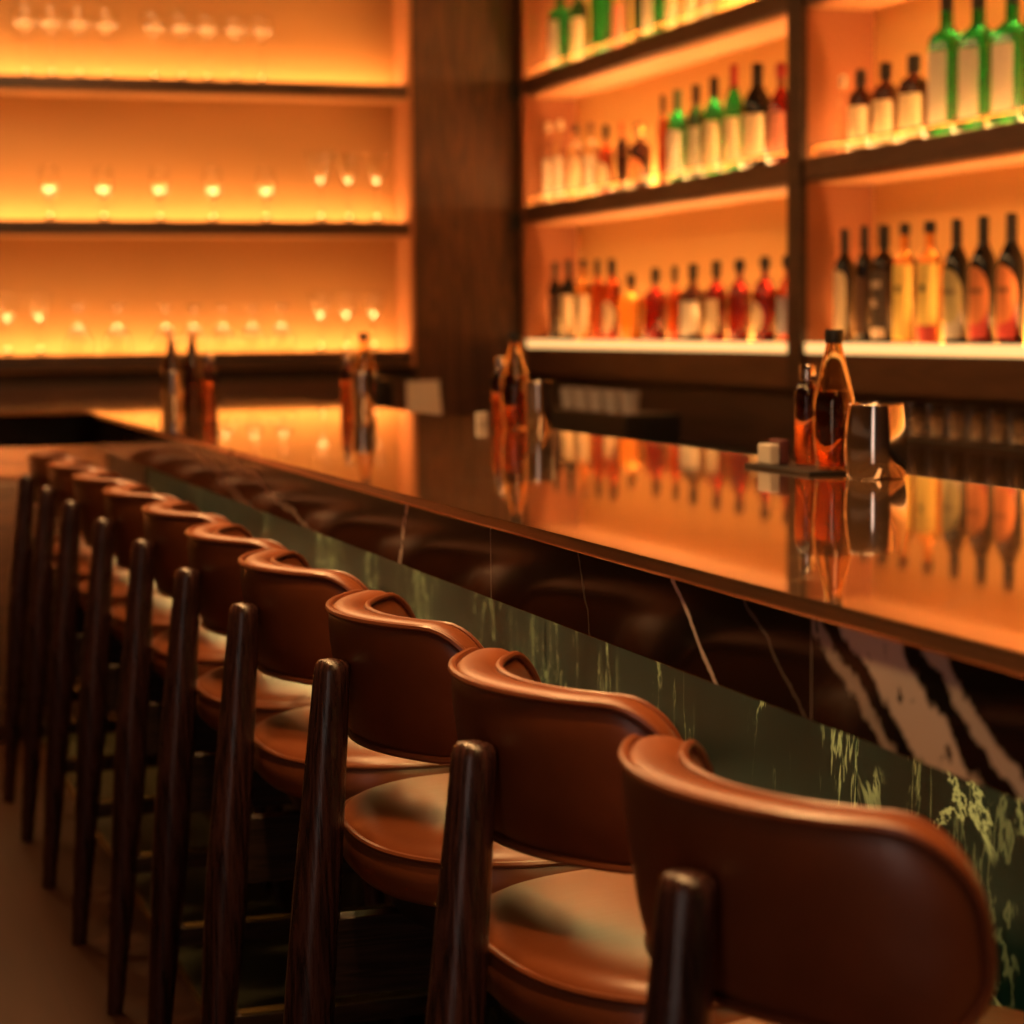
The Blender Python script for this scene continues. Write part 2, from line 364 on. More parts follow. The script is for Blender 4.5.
MIDDLE_LEFT = [
    (9.473, 0.379, 0.051, 'std', 'clear', 'cream', ('rect', 'white'), 20, 'clear bottle with a white label, first in the corner on the middle shelf'),
    (9.316, 0.374, 0.055, 'std', 'clear', 'cream', ('rect', 'white'), 20, 'clear bottle with a white label, second from the corner on the middle shelf'),
    (9.106, 0.337, 0.067, 'std', 'clear', 'black', ('rect', 'cream'), 20, 'clear dark-capped bottle, third from the corner on the middle shelf'),
    (8.915, 0.329, 0.057, 'std', 'clear', 'brownc', ('rect', 'white'), 20, 'clear brown-capped bottle, fourth from the corner on the middle shelf'),
    (8.733, 0.304, 0.069, 'squat', 'redamber', 'black', ('oval', 'cream'), 20, 'black-capped bottle with reddish spirit and round cream label on the middle shelf'),
    (8.544, 0.299, 0.055, 'std', 'brown', 'orange', None, 0, 'dark brown bottle with an orange cap, left of the orange label'),
    (8.341, 0.281, 0.091, 'squat', 'brown', 'gold', ('oval', 'orange'), 20, 'dark squat bottle with orange label and gold ball stopper on the middle shelf'),
    (8.093, 0.365, 0.044, 'std', 'redamber', 'black', None, 0, 'slim amber bottle with long black cap, left of the row of green bottles'),
    (7.943, 0.369, 0.079, 'std', 'green', 'greenc', ('rect', 'white'), 20, 'green bottle with long white label, leftmost of the middle shelf greens'),
    (7.760, 0.369, 0.066, 'std', 'darkgreen', 'black', ('rect', 'greyl'), 20, 'dark green black-capped bottle with grey label, second of the middle shelf greens'),
    (7.588, 0.380, 0.076, 'std', 'green', 'black', ('rect', 'cream'), 20, 'bright green black-capped bottle with cream label, third of the middle shelf greens'),
    (7.405, 0.404, 0.074, 'wine', 'green', 'redc', ('rect', 'cream'), 20, 'green bottle with a red cap on the middle shelf'),
    (7.200, 0.387, 0.105, 'wine', 'ink', 'black', ('rect', 'cream'), 20, 'black wine shaped bottle with a broad cream label, right of the red cap'),
    (7.004, 0.368, 0.085, 'round', 'red', 'redc', ('rect', 'pink'), 20, 'red bottle with a pink label, half hidden by the divider on the middle shelf'),
]
TOP_LEFT = [
    (9.450, 0.415, 0.037, 'tall', 'clear', 'black', None, 0, 'thin clear bottle at the corner end of the top shelf'),
    (9.301, 0.393, 0.086, 'gin', 'green', 'black', ('rect', 'white'), 20, 'green bottle with a long white label near the corner on the top shelf'),
    (9.053, 0.382, 0.079, 'std', 'darkgreen', 'black', ('rect', 'cream'), 20, 'dark green bottle with a cream label, third along the top shelf'),
    (8.781, 0.383, 0.082, 'gin', 'green', 'black', None, 0, 'plain bright green bottle with no label on the top shelf'),
    (8.546, 0.362, 0.075, 'std', 'clear', 'black', ('rect', 'pink'), 20, 'clear bottle with a pinkish label, right of the plain bright green bottle'),
    (8.354, 0.356, 0.041, 'std', 'darkgreen', 'black', None, 0, 'slim dark green bottle, left of the last white label on the top shelf'),
    (8.181, 0.352, 0.077, 'gin', 'green', 'black', ('rect', 'white'), 20, 'green bottle with a broad white label, furthest from the corner of the greens'),
    (7.984, 0.336, 0.063, 'std', 'amber', 'black', ('rect', 'cream'), 20, 'amber bottle next to the last white labelled green on the top shelf'),
    (7.795, 0.323, 0.062, 'std', 'clear', 'cream', ('rect', 'cream'), 20, 'clear bottle with cream label, second from last visible on the top shelf'),
    (7.632, 0.315, 0.061, 'std', 'clear', 'cream', ('rect', 'greyl'), 20, 'clear bottle with greyish label, last visible one along the top shelf'),
]

# ------------------------------------------------------------------ the room
XW, YW, ZC = 3.56, 9.92, 3.4        # right wall, far wall, ceiling
XL, YN = -1.9, -3.0
struct('floor', MB().box(XL, XW+0.1, YN, YW+0.1, -0.08, 0), M['floor'])
struct('ceiling', MB().box(XL, XW+0.1, YN, YW+0.1, ZC, ZC+0.08), M['ceil'])
struct('wall_far', MB().box(XL-0.1, XW+0.1, YW, YW+0.1, 0, ZC), M['plaster'])
struct('wall_right', MB().box(XW, XW+0.1, YN, YW, 0, ZC), M['plaster'])
struct('wall_near', MB().box(XL-0.1, XW+0.1, YN-0.1, YN, 0, ZC), M['plaster'])
WY0, WY1, WZ0, WZ1 = -2.3, -0.9, 0.10, 2.9
wl = MB(); wl.box(XL-0.1, XL, YN, WY0, 0, ZC); wl.box(XL-0.1, XL, WY1, YW, 0, ZC)
wl.box(XL-0.1, XL, WY0, WY1, 0, WZ0); wl.box(XL-0.1, XL, WY0, WY1, WZ1, ZC)
struct('wall_left', wl, M['plaster'])
struct('window_1', MB().box(XL-0.08, XL-0.06, WY0, WY1, WZ0, WZ1), emit('daylit_window', (1.0, 0.76, 0.64), WINDOW))
struct('trim_1', MB().box(0.700, 0.712, YN, 6.9, 0.0, 0.006), M['brass'])
struct('trim_2', MB().box(0.712, 1.0, YN, 7.0, 0.0, 0.005), M['tile'])
struct('trim_3', MB().box(2.740, 3.238, 9.6, YW, 0, ZC), M['walnut'])      # walnut pillar in the corner

# ------------------------------------------------------------------ far wall shelving with stemware
FX0, FX1, FY0, FY1 = -1.1, 2.714, 9.6, 9.84
fs = thing('display_shelving', 'wide backlit wall shelving holding rows of stemware behind the bar corner', 'shelving', ((FX0+FX1)/2, 9.7, 0))
def at(o): return o.location
def part(name, mb, mat, par, smooth=False):
    """world-space shape made a child of an Empty"""
    o = mb.build(name, mat, None, smooth); o.parent = par
    o.matrix_parent_inverse = Matrix.LocRotScale(par.location, par.rotation_euler, None).inverted()
    return o
part('back_panel', MB().box(FX0, FX1+0.018, FY1, FY1+0.02, 1.118, 3.31), M['panelback_far'], fs)
part('side_panel', MB().box(FX1, FX1+0.018, FY0+0.002, FY1, 1.118, 3.31), M['panelside'], fs)
part('side_panel', MB().box(FX0-0.02, FX0, FY0, FY1+0.02, 1.118, 3.31), M['panelside'], fs)
FZ = [(1.130, 1.197), (1.726, 1.785), (2.350, 2.407), (3.026, 3.086)]
for z0, z1 in FZ:
    part('shelf', MB().box(FX0, FX1, FY0, FY1-0.125, z0, z1, 0.002), M['shelfwoodx'], fs)
    part('soffit', MB().box(FX0, FX1, FY0+0.012, FY1-0.005, z0-0.008, z0), M['soffit'], fs)  # thin pale board added to make the shelf underside look lit
    part('light_channel', MB().box(FX0, FX1, FY1-0.125, FY1, z0, z1-0.024), M['shelfwoodx'], fs)
led_far = emit('shelf_light_far', WARM, LED_FAR)
for z0, z1 in FZ[:3]:
    part('light_strip', MB().box(FX0+0.01, FX1-0.006, FY1-0.112, FY1-0.040, z1-0.0238, z1-0.018), led_far, fs)
part('base_panel', MB().box(FX0-0.02, FX1+0.018, FY0+0.035, FY1+0.02, 0.0, 1.058, 0.003), M['darkwoodx'], fs)
part('groove', MB().box(FX0-0.02, FX1+0.018, FY0+0.07, FY1+0.02, 1.058, 1.13), M['darkwood'], fs)
for z in (1.788, 2.384):
    o = MB().box(3.200, 3.256, 9.546, 9.599, z-0.038, z+0.038, 0.004).build('bracket', M['black'])
    tag(o, 'small black bracket on the walnut pillar edge, ' + ('lower one' if z < 2 else 'upper one'), 'bracket', 'black brackets on the pillar edge')

# ------------------------------------------------------------------ stemware
def foot_stem(rf, hs):
    return [(0.0, 0.0), (rf, 0.0), (rf, 0.0025), (rf*0.45, 0.006), (0.006, 0.014), (0.0042, 0.03), (0.0042, hs-0.012), (0.008, hs-0.002)]
def bowl(out, th=0.0016):
    return out + [(max(r-th, 0.0005), z+(0.0004 if i == 0 else th*0.6 if i < len(out)-2 else 0)) for i, (r, z) in list(enumerate(out))[::-1]]
def stem_profile(kind):
    if kind == 'coupe':      # broad shallow bowl, tall stem
        b = [(0.012, 0.163), (0.034, 0.172), (0.049, 0.190), (0.053, 0.212), (0.050, 0.246)]; return foot_stem(0.036, 0.163) + inner(b)
    if kind == 'wine':
        b = [(0.010, 0.085), (0.024, 0.096), (0.033, 0.118), (0.034, 0.145), (0.027, 0.192)]; return foot_stem(0.030, 0.085) + inner(b)
    if kind == 'martini':    # cone bowl with a solid base to the bowl
        b = [(0.008, 0.118), (0.014, 0.125), (0.024, 0.150), (0.036, 0.185), (0.046, 0.228)]; return foot_stem(0.036, 0.118) + inner(b)
    if kind == 'upturned':   # stood upside down: rim below, foot uppermost
        b = [(0.046, 0.0), (0.047, 0.030), (0.040, 0.062), (0.020, 0.090), (0.006, 0.102), (0.0045, 0.140), (0.010, 0.158), (0.026, 0.166), (0.027, 0.170), (0.0, 0.170)]
        inn = [(0.0, 0.086), (0.018, 0.084), (0.038, 0.060), (0.045, 0.030), (0.044, 0.0)]
        return [inn[0]] + inn[1:] + b
def inner(b, th=0.0022):
    rev = [(max(r-th, 0.0), z + (0.0 if i == len(b)-1 else 0.003)) for i, (r, z) in list(enumerate(b))[::-1]]
    return b + rev[:-2] + [(0.0, b[1][1]+0.006)]
SM = {}
for k_ in ('coupe', 'wine', 'martini', 'upturned'):
    SM[k_] = MB().lathe(stem_profile(k_), 28).mesh(k_+'_glass', M['cglass'], 60)
ORD = ['first', 'second', 'third', 'fourth', 'fifth', 'sixth']
def glasses(kind, xs, z, sc, row, group):
    for i, x in enumerate(xs):
        nm = {'coupe': 'coupe_glass', 'wine': 'wine_glass', 'martini': 'cocktail_glass', 'upturned': 'stemmed_glass'}[kind]
        o = link(nm, SM[kind], None, (x, 9.650, z+0.0006)); o.scale = (sc*(0.85 if kind == 'coupe' else 1), sc*(0.85 if kind == 'coupe' else 1), sc)
        what = {'coupe': 'broad clear coupe glass', 'wine': 'slim clear wine glass', 'martini': 'flared cocktail glass', 'upturned': 'upturned clear stemmed glass'}[kind]
        tag(o, '%s, %s from the left %s' % (what, ORD[i], row), 'glass', group)
glasses('coupe', [1.007, 1.118, 1.236, 1.357], 2.407, 1.200, 'in the four-glass row on the top shelf', 'four coupes on the top shelf')
glasses('coupe', [1.564, 1.685, 1.801, 1.927, 2.046], 2.407, 1.188, 'in the five-glass row on the top shelf', 'five coupes on the top shelf')
glasses('wine', [1.091, 1.326, 1.574, 1.813, 2.056], 1.785, 1.224, 'of the spaced row on the middle shelf', 'spaced wine glasses on the middle shelf')
glasses('martini', [2.308, 2.438, 2.572], 1.785, 1.368, 'of the right trio, middle shelf', 'three cocktail glasses on the middle shelf')
glasses('martini', [0.894, 1.032], 1.197, 1.200, 'in the pair at left on the bottom shelf', 'two cocktail glasses on the bottom shelf')
glasses('upturned', [1.2, 1.372], 1.197, 1.296, 'beside the left cocktail glasses, bottom shelf', 'two upturned glasses on the bottom shelf')
glasses('upturned', [1.586, 1.712, 1.844, 1.978, 2.112], 1.197, 1.260, 'of the five-glass row on the bottom shelf', 'five upturned glasses on the bottom shelf')
glasses('martini', [2.296, 2.418, 2.548], 1.197, 1.200, 'of the right trio, bottom shelf', 'three cocktail glasses on the bottom shelf')

# ------------------------------------------------------------------ back bar shelving
BX0, BX1 = 3.24, 3.504
DY0, DY1 = 6.606, 6.707
YE0, YE1 = -0.6, 9.510
bb = thing('back_bar_shelving', 'walnut backlit bottle shelving along the right wall with a dark divider', 'shelving', (3.36, 5.0, 0))
part('back_panel', MB().box(BX1, BX1+0.02, YE0-0.05, YE1+0.06, 1.082, 3.31), M['panelback'], bb)
part('end_panel', MB().box(BX0, BX1, YE1, YE1+0.07, 1.082, 2.98, 0.003), M['panelend'], bb)
part('end_panel', MB().box(BX0, BX1, YE0-0.05, YE0, 1.082, 3.31, 0.003), M['panelend'], bb)
dv = part('divider', MB().box(BX0-0.012, BX1, DY0, DY1, 1.082, 3.31, 0.003), M['darkwood'], bb)
part('divider_lining', MB().box(BX0+0.014, BX1, DY0-0.006, DY0-0.0005, 1.238, 3.31), M['panelend'], bb)
BZ = [(1.184, 1.2356), (1.780, 1.856), (2.362, 2.438), (3.002, 3.074)]
led_b = emit('shelf_light_back_bar', WARM, LED_BACK); led_f = emit('shelf_light_front_edge', (1.0, 0.56, 0.19), LED_EDGE)
led_u0 = emit('shelf_light_lowest', (1.0, 0.46, 0.13), LED_UNDER*0.5); led_u = emit('shelf_light_underside', (1.0, 0.43, 0.11), LED_UNDER)
for y0, y1 in ((YE0, DY0-0.007), (DY1, YE1)):
    for i, (z0, z1) in enumerate(BZ):
        part('shelf', MB().box(BX0+(0.006 if i == 0 else 0), BX1-(0.064 if i == 0 else 0), y0, y1, z0, z1, 0.002), M['shelfwood'], bb)
        if i > 0: part('soffit', MB().box(BX0+0.02, BX1-0.002, y0+0.002, y1-0.002, z0-0.009, z0), M['soffit'], bb)  # pale board added under the shelf for its lit look
        if i < 3:
            dz = 0.024 if i == 0 else 0.0
            part('light_strip', MB().box(BX1-0.050, BX1-0.034, y0+0.01, y1-0.01, z1-dz, z1-dz+0.006), led_b, bb)
            if i == 0: part('light_channel', MB().box(BX1-0.064, BX1, y0, y1, z0-0.02, z1-dz-0.0005), M['shelfwood'], bb)
        if i < 3:
            part('light_strip', MB().box(BX0+0.022, BX0+0.030, y0+0.02, y1-0.02, z1, z1+(0.003 if i else 0.002)), led_u if i else led_u0, bb)
    part('light_strip', MB().box(BX0-0.002, BX0+0.005, y0+0.01, y1-0.01, 1.2035, 1.2400, 0.002), led_f, bb)
    part('front_board', MB().box(BX0+0.004, BX0+0.03, y0, y1, 1.082, 1.203, 0.002), M['shelfwood'], bb)
def gallery(y0, y1, z):
    m = MB().tube([(BX0+0.012, y0, z+0.034), (BX0+0.012, y1, z+0.034)], 0.0055, 8)
    n = max(2, round((y1-y0)/0.55)+1)
    for i in range(n):
        y = y0+0.02 + (y1-y0-0.04)*i/(n-1)
        m.tube([(BX0+0.012, y, z), (BX0+0.012, y, z+0.030)], 0.004, 8)
        m.lathe([(0, z+0.022), (0.006, z+0.025), (0.0085, z+0.031), (0.006, z+0.037), (0, z+0.040)], 12, BX0+0.012, y)
    part('gallery_rail', m, M['brass'], bb, 50)
gallery(YE0+0.02, DY0-0.03, 1.856); gallery(DY1+0.02, YE1-0.03, 1.856); gallery(DY1+0.02, YE1-0.03, 2.438)

# counter under the back bar
bc = thing('back_counter', 'low dark cabinet run under the bottle shelving', 'cabinet', (3.2, 5.0, 0))
part('carcass', MB().box(2.90, 3.53, -0.6, 9.48, 0, 0.806), M['darkwood'], bc)
part('worktop', MB().box(2.85, 3.53, -0.6, 9.48, 0.806, 0.854, 0.004), M['black'], bc)
part('splash_panel', MB().box(3.29, 3.53, -0.6, 9.48, 0.854, 1.080), M['darkwood'], bc)

# ------------------------------------------------------------------ bottles
def prof(kind, h, r, body):
    n = r*0.36
    if kind == 'wine':
        n = r*0.36
        return [(0, 0), (r*0.9, 0), (r, 0.006), (r, h*0.60), (r*0.93, h*0.66), (r*0.70, h*0.72), (r*0.45, h*0.77), (n, h*0.82), (n, h*0.985), (0, h*0.985)], h*0.80, n*1.12, h*0.60
    if kind == 'tall':
        return [(0, 0), (r*0.9, 0), (r, 0.004), (r, h*0.70), (r*0.7, h*0.76), (r*0.45, h*0.82), (r*0.45, h*0.90), (0, h*0.90)], h*0.86, r*0.6, h*0.7
    if kind == 'squat':
        n = min(r*0.30, 0.013)
        return [(0, 0), (r*0.92, 0), (r, 0.006), (r, h*0.60), (r*0.94, h*0.65), (r*0.60, h*0.69), (n*1.1, h*0.73), (n, h*0.76), (n, h*0.86), (0, h*0.86)], h*0.80, n*1.35, h*0.6
    if kind == 'round':
        n = min(r*0.28, 0.012)
        return [(0, 0), (r*0.85, 0), (r*0.95, 0.006), (r, h*0.25), (r, h*0.50), (r*0.93, h*0.60), (r*0.72, h*0.68), (r*0.42, h*0.73), (n, h*0.76), (n, h*0.88), (0, h*0.88)], h*0.85, n*1.6, h*0.5
    if kind == 'gin':
        n = r*0.36
        return [(0, 0), (r*0.95, 0), (r, 0.006), (r, h*0.66), (r*0.92, h*0.70), (r*0.55, h*0.745), (n, h*0.78), (n, h*0.93), (0, h*0.93)], h*0.88, n*1.2, h*0.66
    n = r*0.38
    return [(0, 0), (r*0.92, 0), (r, 0.006), (r, h*0.655), (r*0.96, h*0.69), (r*0.72, h*0.735), (r*0.46, h*0.765), (n, h*0.79), (n, h*0.93), (0, h*0.93)], h*(0.90 if body in ('amber', 'clear') else 0.81), n*1.25, h*0.65
def patch(r, z0, z1, a, shape, sq=0.0, nu=18, nv=14, a0=0.0):
    """a label wrapped on the side that faces -x"""
    vs, fs = [], []
    for j in range(nv+1):
        v = j/nv; z = z0+(z1-z0)*v
        w = 1.0
        if shape == 'oval': w = math.sqrt(max(0.0, 1-(2*v-1)**2))
        elif shape == 'arch' and v > 0.8: w = math.sqrt(max(0.0, 1-((v-0.8)/0.2)**2))
        for i in range(nu+1):
            an = PI + a0 + a*w*(2*i/nu-1); rr = r*squircle(an, sq)
            vs.append((rr*math.cos(an), rr*math.sin(an), z))
    for j in range(nv):
        for i in range(nu):
            p = j*(nu+1)+i; fs.append((p, p+1, p+nu+2, p+nu+1))
    return MB().add(vs, fs)
def bottle(x, y, z, h, d, kind, body, cap, label, rot, text, group):
    r = d/2; p, cz, cr, bh = prof(kind, h, r, body); sq = 0.55 if kind == 'gin' else 0.0
    root = thing('liquor_bottle', text, 'bottle', (x, y, z+0.0005), math.radians(rot), group)
    MB().lathe(p, 28, sq=sq).build('body', B[body], root, 50)
    if cap == 'gold': cp = [(0, cz), (cr*0.9, cz), (cr, cz+0.004), (cr*1.5, h*0.90), (cr*1.6, h*0.94), (cr*1.1, h*0.985), (0, h)]
    elif kind == 'round': cp = [(0, cz), (cr*0.8, cz), (cr, cz+0.003), (cr*1.05, h*0.95), (cr*0.8, h*0.99), (0, h)]
    else: cp = [(0, cz), (cr, cz), (cr, h-0.003), (cr*0.88, h), (0, h)]
    MB().lathe(cp, 20).build('cap', CAP[cap], root, 40)
    if label:
        sh, col = label; R = r+0.0008; a = math.radians(62)
        if sh == 'rect' and kind == 'gin':
            patch(R, h*0.09, h*0.60, math.radians(40), 'rect', sq).build('label', LABM[col], root, 60)
        elif sh == 'rect':
            z0, z1 = (0.04, 0.655) if col == 'yellow' else (0.08, 0.56) if kind == 'std' else (0.10, 0.52)
            patch(R, h*z0, h*z1, math.radians(70) if col in ('yellow', 'cream') else a, 'rect').build('label', LABM[col], root, 60)
        elif sh == 'arch': patch(R, h*0.05, h*0.66, math.radians(66), 'arch').build('label', LABM[col], root, 60)
        elif sh == 'oval': 
            if kind == 'wine':
                patch(R, h*0.05, h*0.30, math.radians(64), 'rect').build('label', LABM['red' if col == 'orange' else 'greyw'], root, 60)
                patch(R+0.0005, h*0.15, h*0.61, math.radians(68), 'oval').build('label', LABM[col], root, 60)
                patch(R+0.0010, h*0.40, h*0.44, math.radians(40), 'rect').build('emblem', plain('label_print', tuple(c*0.4 for c in LAB[col]), 0.6), root, 60)
            else: patch(R, h*0.10, h*0.48, math.radians(56), 'oval').build('label', LABM[col], root, 60)
        elif sh == 'two':
            patch(R, h*0.14, h*0.62, math.radians(68), 'rect').build('label', LABM[col], root, 60)
            patch(R+0.0004, h*0.05, h*0.13, math.radians(68), 'rect').build('label', LABM['palestrip'], root, 60)
            for q, (zz, aa) in enumerate(((0.50, 0.62), (0.50, 0.22), (0.50, -0.18), (0.50, -0.58), (0.34, 0.0))):
                patch(R+0.0006, h*(zz-0.03), h*(zz+0.03), math.radians(9 if q < 4 else 26), 'rect', a0=aa, nu=6, nv=3).build('emblem', LABM['palestrip'], root, 60)
        elif sh == 'redbox':
            patch(R, h*0.12, h*0.655, math.radians(70), 'rect').build('label', LABM[col], root, 60)
            patch(R+0.0004, h*0.015, h*0.155, math.radians(68), 'rect').build('label', LABM['red'], root, 60)
        if col == 'yellow':
            patch(R+0.0012, h*0.42, h*0.49, math.radians(15), 'oval', nu=8, nv=8).build('emblem', LABM['emblem'], root, 60)
    return root
for tab, z, grp in ((LOWER_RIGHT, 1.2356, 'bottles on the lower right shelf'), (UPPER_RIGHT, 1.856, 'bottles on the upper right shelf'),
                    (LOWER_LEFT, 1.2356, 'bottles on the glowing lower left shelf'), (MIDDLE_LEFT, 1.856, 'bottles on the middle left shelf'),
                    (TOP_LEFT, 2.438, 'bottles on the top left shelf')):
    for y, h, d, kind, body, cap, label, rot, text in tab:
        bottle(3.348, y, z, h, d, kind, body, cap, label, rot, text, grp)

# ------------------------------------------------------------------ bar counter
bar = thing('bar_counter', 'long L-shaped bar counter with polished dark marble top and green marble front', 'bar counter', (1.3, 4.0, 0))
XF, XB_, YR, YRB, YEND = 0.832, 1.68, 6.57, 7.05, 7.50
def counter_top():
    pts = [(XF, -1.5), (XB_, -1.5), (XB_, YEND), (XF, YEND), (XF, YRB), (-0.9, YRB), (-0.9, YR), (XF, YR)]
    bm = bmesh.new(); zt, fl = 1.068, 0.50          # built tall, then flattened so the edge rounding is wider than high
    z0, z1 = 0.0, 0.017/fl
    lo = [bm.verts.new((x, y, z0)) for x, y in pts]; hi = [bm.verts.new((x, y, z1)) for x, y in pts]
    bm.faces.new(lo[::-1]); bm.faces.new(hi)
    n = len(pts)
    for i in range(n): bm.faces.new((lo[i], lo[(i+1) % n], hi[(i+1) % n], hi[i]))
    up = [e for e in bm.edges if min(v.co.z for v in e.verts) > z1-1e-6]; dn = [e for e in bm.edges if max(v.co.z for v in e.verts) < z0+1e-6]
    bmesh.ops.bevel(bm, geom=up, offset=0.024, segments=7, profile=0.5, affect='EDGES', clamp_overlap=True)
    bmesh.ops.bevel(bm, geom=[e for e in dn if e.is_valid], offset=0.008, segments=3, profile=0.5, affect='EDGES', clamp_overlap=True)
    bm.verts.index_update()
    m = MB().add([(v.co.x, v.co.y, zt-0.017+v.co.z*fl) for v in bm.verts], [[v.index for v in f.verts] for f in bm.faces]); bm.free(); return m
ct = part('countertop', counter_top(), M['top'], bar, 50)
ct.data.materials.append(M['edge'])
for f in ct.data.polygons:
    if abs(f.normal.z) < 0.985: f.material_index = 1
XA = XF+0.005
part('apron', MB().box(XA, XA+0.025, -1.5, YR+0.030, 0.960, 1.051, 0.0015), M['apron'], bar)
part('apron', MB().box(-0.9, XA, YR+0.005, YR+0.030, 0.960, 1.051, 0.0015), M['apron'], bar)
part('soffit', MB().box(XA+0.025, XB_-0.02, -1.5, YEND-0.02, 0.985, 1.051), M['darkwood'], bar)
part('soffit', MB().box(-0.9, XA+0.025, YR+0.03, YRB-0.02, 0.985, 1.051), M['darkwoodx'], bar)
XG = 1.062
ys = [-1.5, 0.02, 1.03, 2.035, 3.04, 4.05, 5.06, 6.07, 6.90]
for a, b in zip(ys, ys[1:]):
    part('front_slab', MB().box(XG, XG+0.025, a+0.0008, b-0.0008, 0.05, 0.985, 0.001), M['green'], bar)
part('plinth', MB().box(XG+0.02, XB_-0.1, -1.5, YEND-0.05, 0.0, 0.05), M['black'], bar)
part('carcass', MB().box(XG+0.025, XB_-0.06, -1.5, YEND-0.05, 0.05, 0.985), M['darkwood'], bar)
YP = 6.93
part('front_panel', MB().box(-0.9, 0.945, YP, YP+0.03, 0.845, 0.985, 0.003), M['baseoak'], bar)
part('front_panel', MB().box(-0.9, 0.945, YP, YP+0.03, 0.05, 0.825, 0.003), M['shelfwoodx'], bar)
part('corner_post', MB().box(0.95, XG, YP-0.03, YP+0.03, 0.05, 0.985, 0.003), M['darkwoodx'], bar)
part('return_carcass', MB().box(-0.9, XG, YP+0.03, YRB-0.02, 0.0, 0.985), M['darkwoodx'], bar)
led_r = emit('under_counter_light', WARM, LED_RET)
part('light_strip', MB().box(-0.85, 0.78, YR+0.045, YR+0.06, 0.976, 0.985), led_r, bar)
led_s = emit('bar_front_light', (1.0, 0.79, 0.27), LED_SEAT)
part('light_strip', MB().box(XA+0.030, XA+0.042, -0.4, YR-0.05, 0.977, 0.985), led_s, bar)

# ------------------------------------------------------------------ bar stools
def outline(hw, hh, cr, ne=26, ns=4, nc=8):
    cr = max(min(cr, hw, hh), 0.0); p = []
    for (cx, cy, a0) in ((hw-cr, hh-cr, 0), (-(hw-cr), hh-cr, 90), (-(hw-cr), -(hh-cr), 180), (hw-cr, -(hh-cr), 270)):
        for k in range(nc+1):
            a = math.radians(a0+90*k/nc); p.append((cx+cr*math.cos(a), cy+cr*math.sin(a)))
        nx = {0: (-(hw-cr), hh), 90: (-hw, -(hh-cr)), 180: (hw-cr, -hh), 270: (hw, hh-cr)}[a0]
        q = p[-1]; m = ne if a0 in (0, 180) else ns
        for k in range(1, m): p.append((q[0]+(nx[0]-q[0])*k/m, q[1]+(nx[1]-q[1])*k/m))
    return p
BR, BZC, HW, HH = 0.27, 0.882, 0.266, 0.083
BYO = 0.055
def bend(s, z, t):
    a = s/BR; r = BR-t
    x = 0.024+BR - r*math.cos(a) - (z)*0.15
    return (x, BYO + r*math.sin(a), BZC+z)
def backrest():
    rings = []
    P = [(HH, -0.005), (0.070, -0.005), (0.045, -0.005), (0.026, -0.0035), (0.014, -0.001), (0.0065, 0.003), (0.0025, 0.009), (0.0, 0.018), (0.0, 0.032),
         (0.003, 0.041), (0.010, 0.048), (0.022, 0.053), (0.040, 0.056), (0.065, 0.058), (HH, 0.058)]
    vs, fs = [], []
    for ins, t in P:
        o = outline(HW-ins, HH-ins, 0.072-ins if ins < 0.065 else max(0.0, min(HH-ins, 0.007)))
        rings.append(len(o)); vs += [bend(s, z, t) for s, z in o]
    n = rings[0]
    for i in range(len(P)-1):
        for k in range(n):
            j = (k+1) % n; fs.append((i*n+k, i*n+j, (i+1)*n+j, (i+1)*n+k))
    bm = bmesh.new(); V = [bm.verts.new(v) for v in vs]
    for f in fs:
        bm.faces.new([V[i] for i in f])
    bmesh.ops.remove_doubles(bm, verts=bm.verts[:], dist=0.0006); 
    # the collapsed centre line of each face is stitched
    bmesh.ops.holes_fill(bm, edges=[e for e in bm.edges if len(e.link_faces) == 1], sides=0)
    bm.verts.index_update()
    m = MB().add([v.co.copy() for v in bm.verts], [[v.index for v in f.verts] for f in bm.faces]); bm.free(); return m
def welt(ins, t, r):
    return MB().tube([bend(s, z, t) for s, z in outline(HW-ins, HH-ins, 0.072-ins)], r, 8, True)
SX, SY, SA, SB_, SN = 0.222, -0.012, 0.210, 0.236, 2.5
def seat_ring(k, z):
    pts = []
    for i in range(72):
        a = 2*PI*i/72; c, s = math.cos(a), math.sin(a); rr = (abs(c)**SN+abs(s)**SN)**(-1/SN)
        pts.append((SX+SA*k*rr*c, SY+SB_*k*rr*s, z))
    return pts
def seat_mesh():
    P = [(0.05, 0.735), (0.25, 0.7345), (0.5, 0.732), (0.72, 0.727), (0.86, 0.7205), (0.93, 0.7145), (0.968, 0.707), (0.975, 0.7035), (0.985, 0.700), (1.0, 0.688), (1.0, 0.672), (0.985, 0.658), (0.94, 0.648), (0.5, 0.646)]
    vs, fs = [], []
    for k, z in P: vs += seat_ring(k, z)
    for i in range(len(P)-1):
        for q in range(72): fs.append((i*72+q, i*72+(q+1) % 72, (i+1)*72+(q+1) % 72, (i+1)*72+q))
    fs.append(tuple(range(72))); fs.append(tuple((len(P)-1)*72+q for q in range(72)))
    return MB().add(vs, fs)
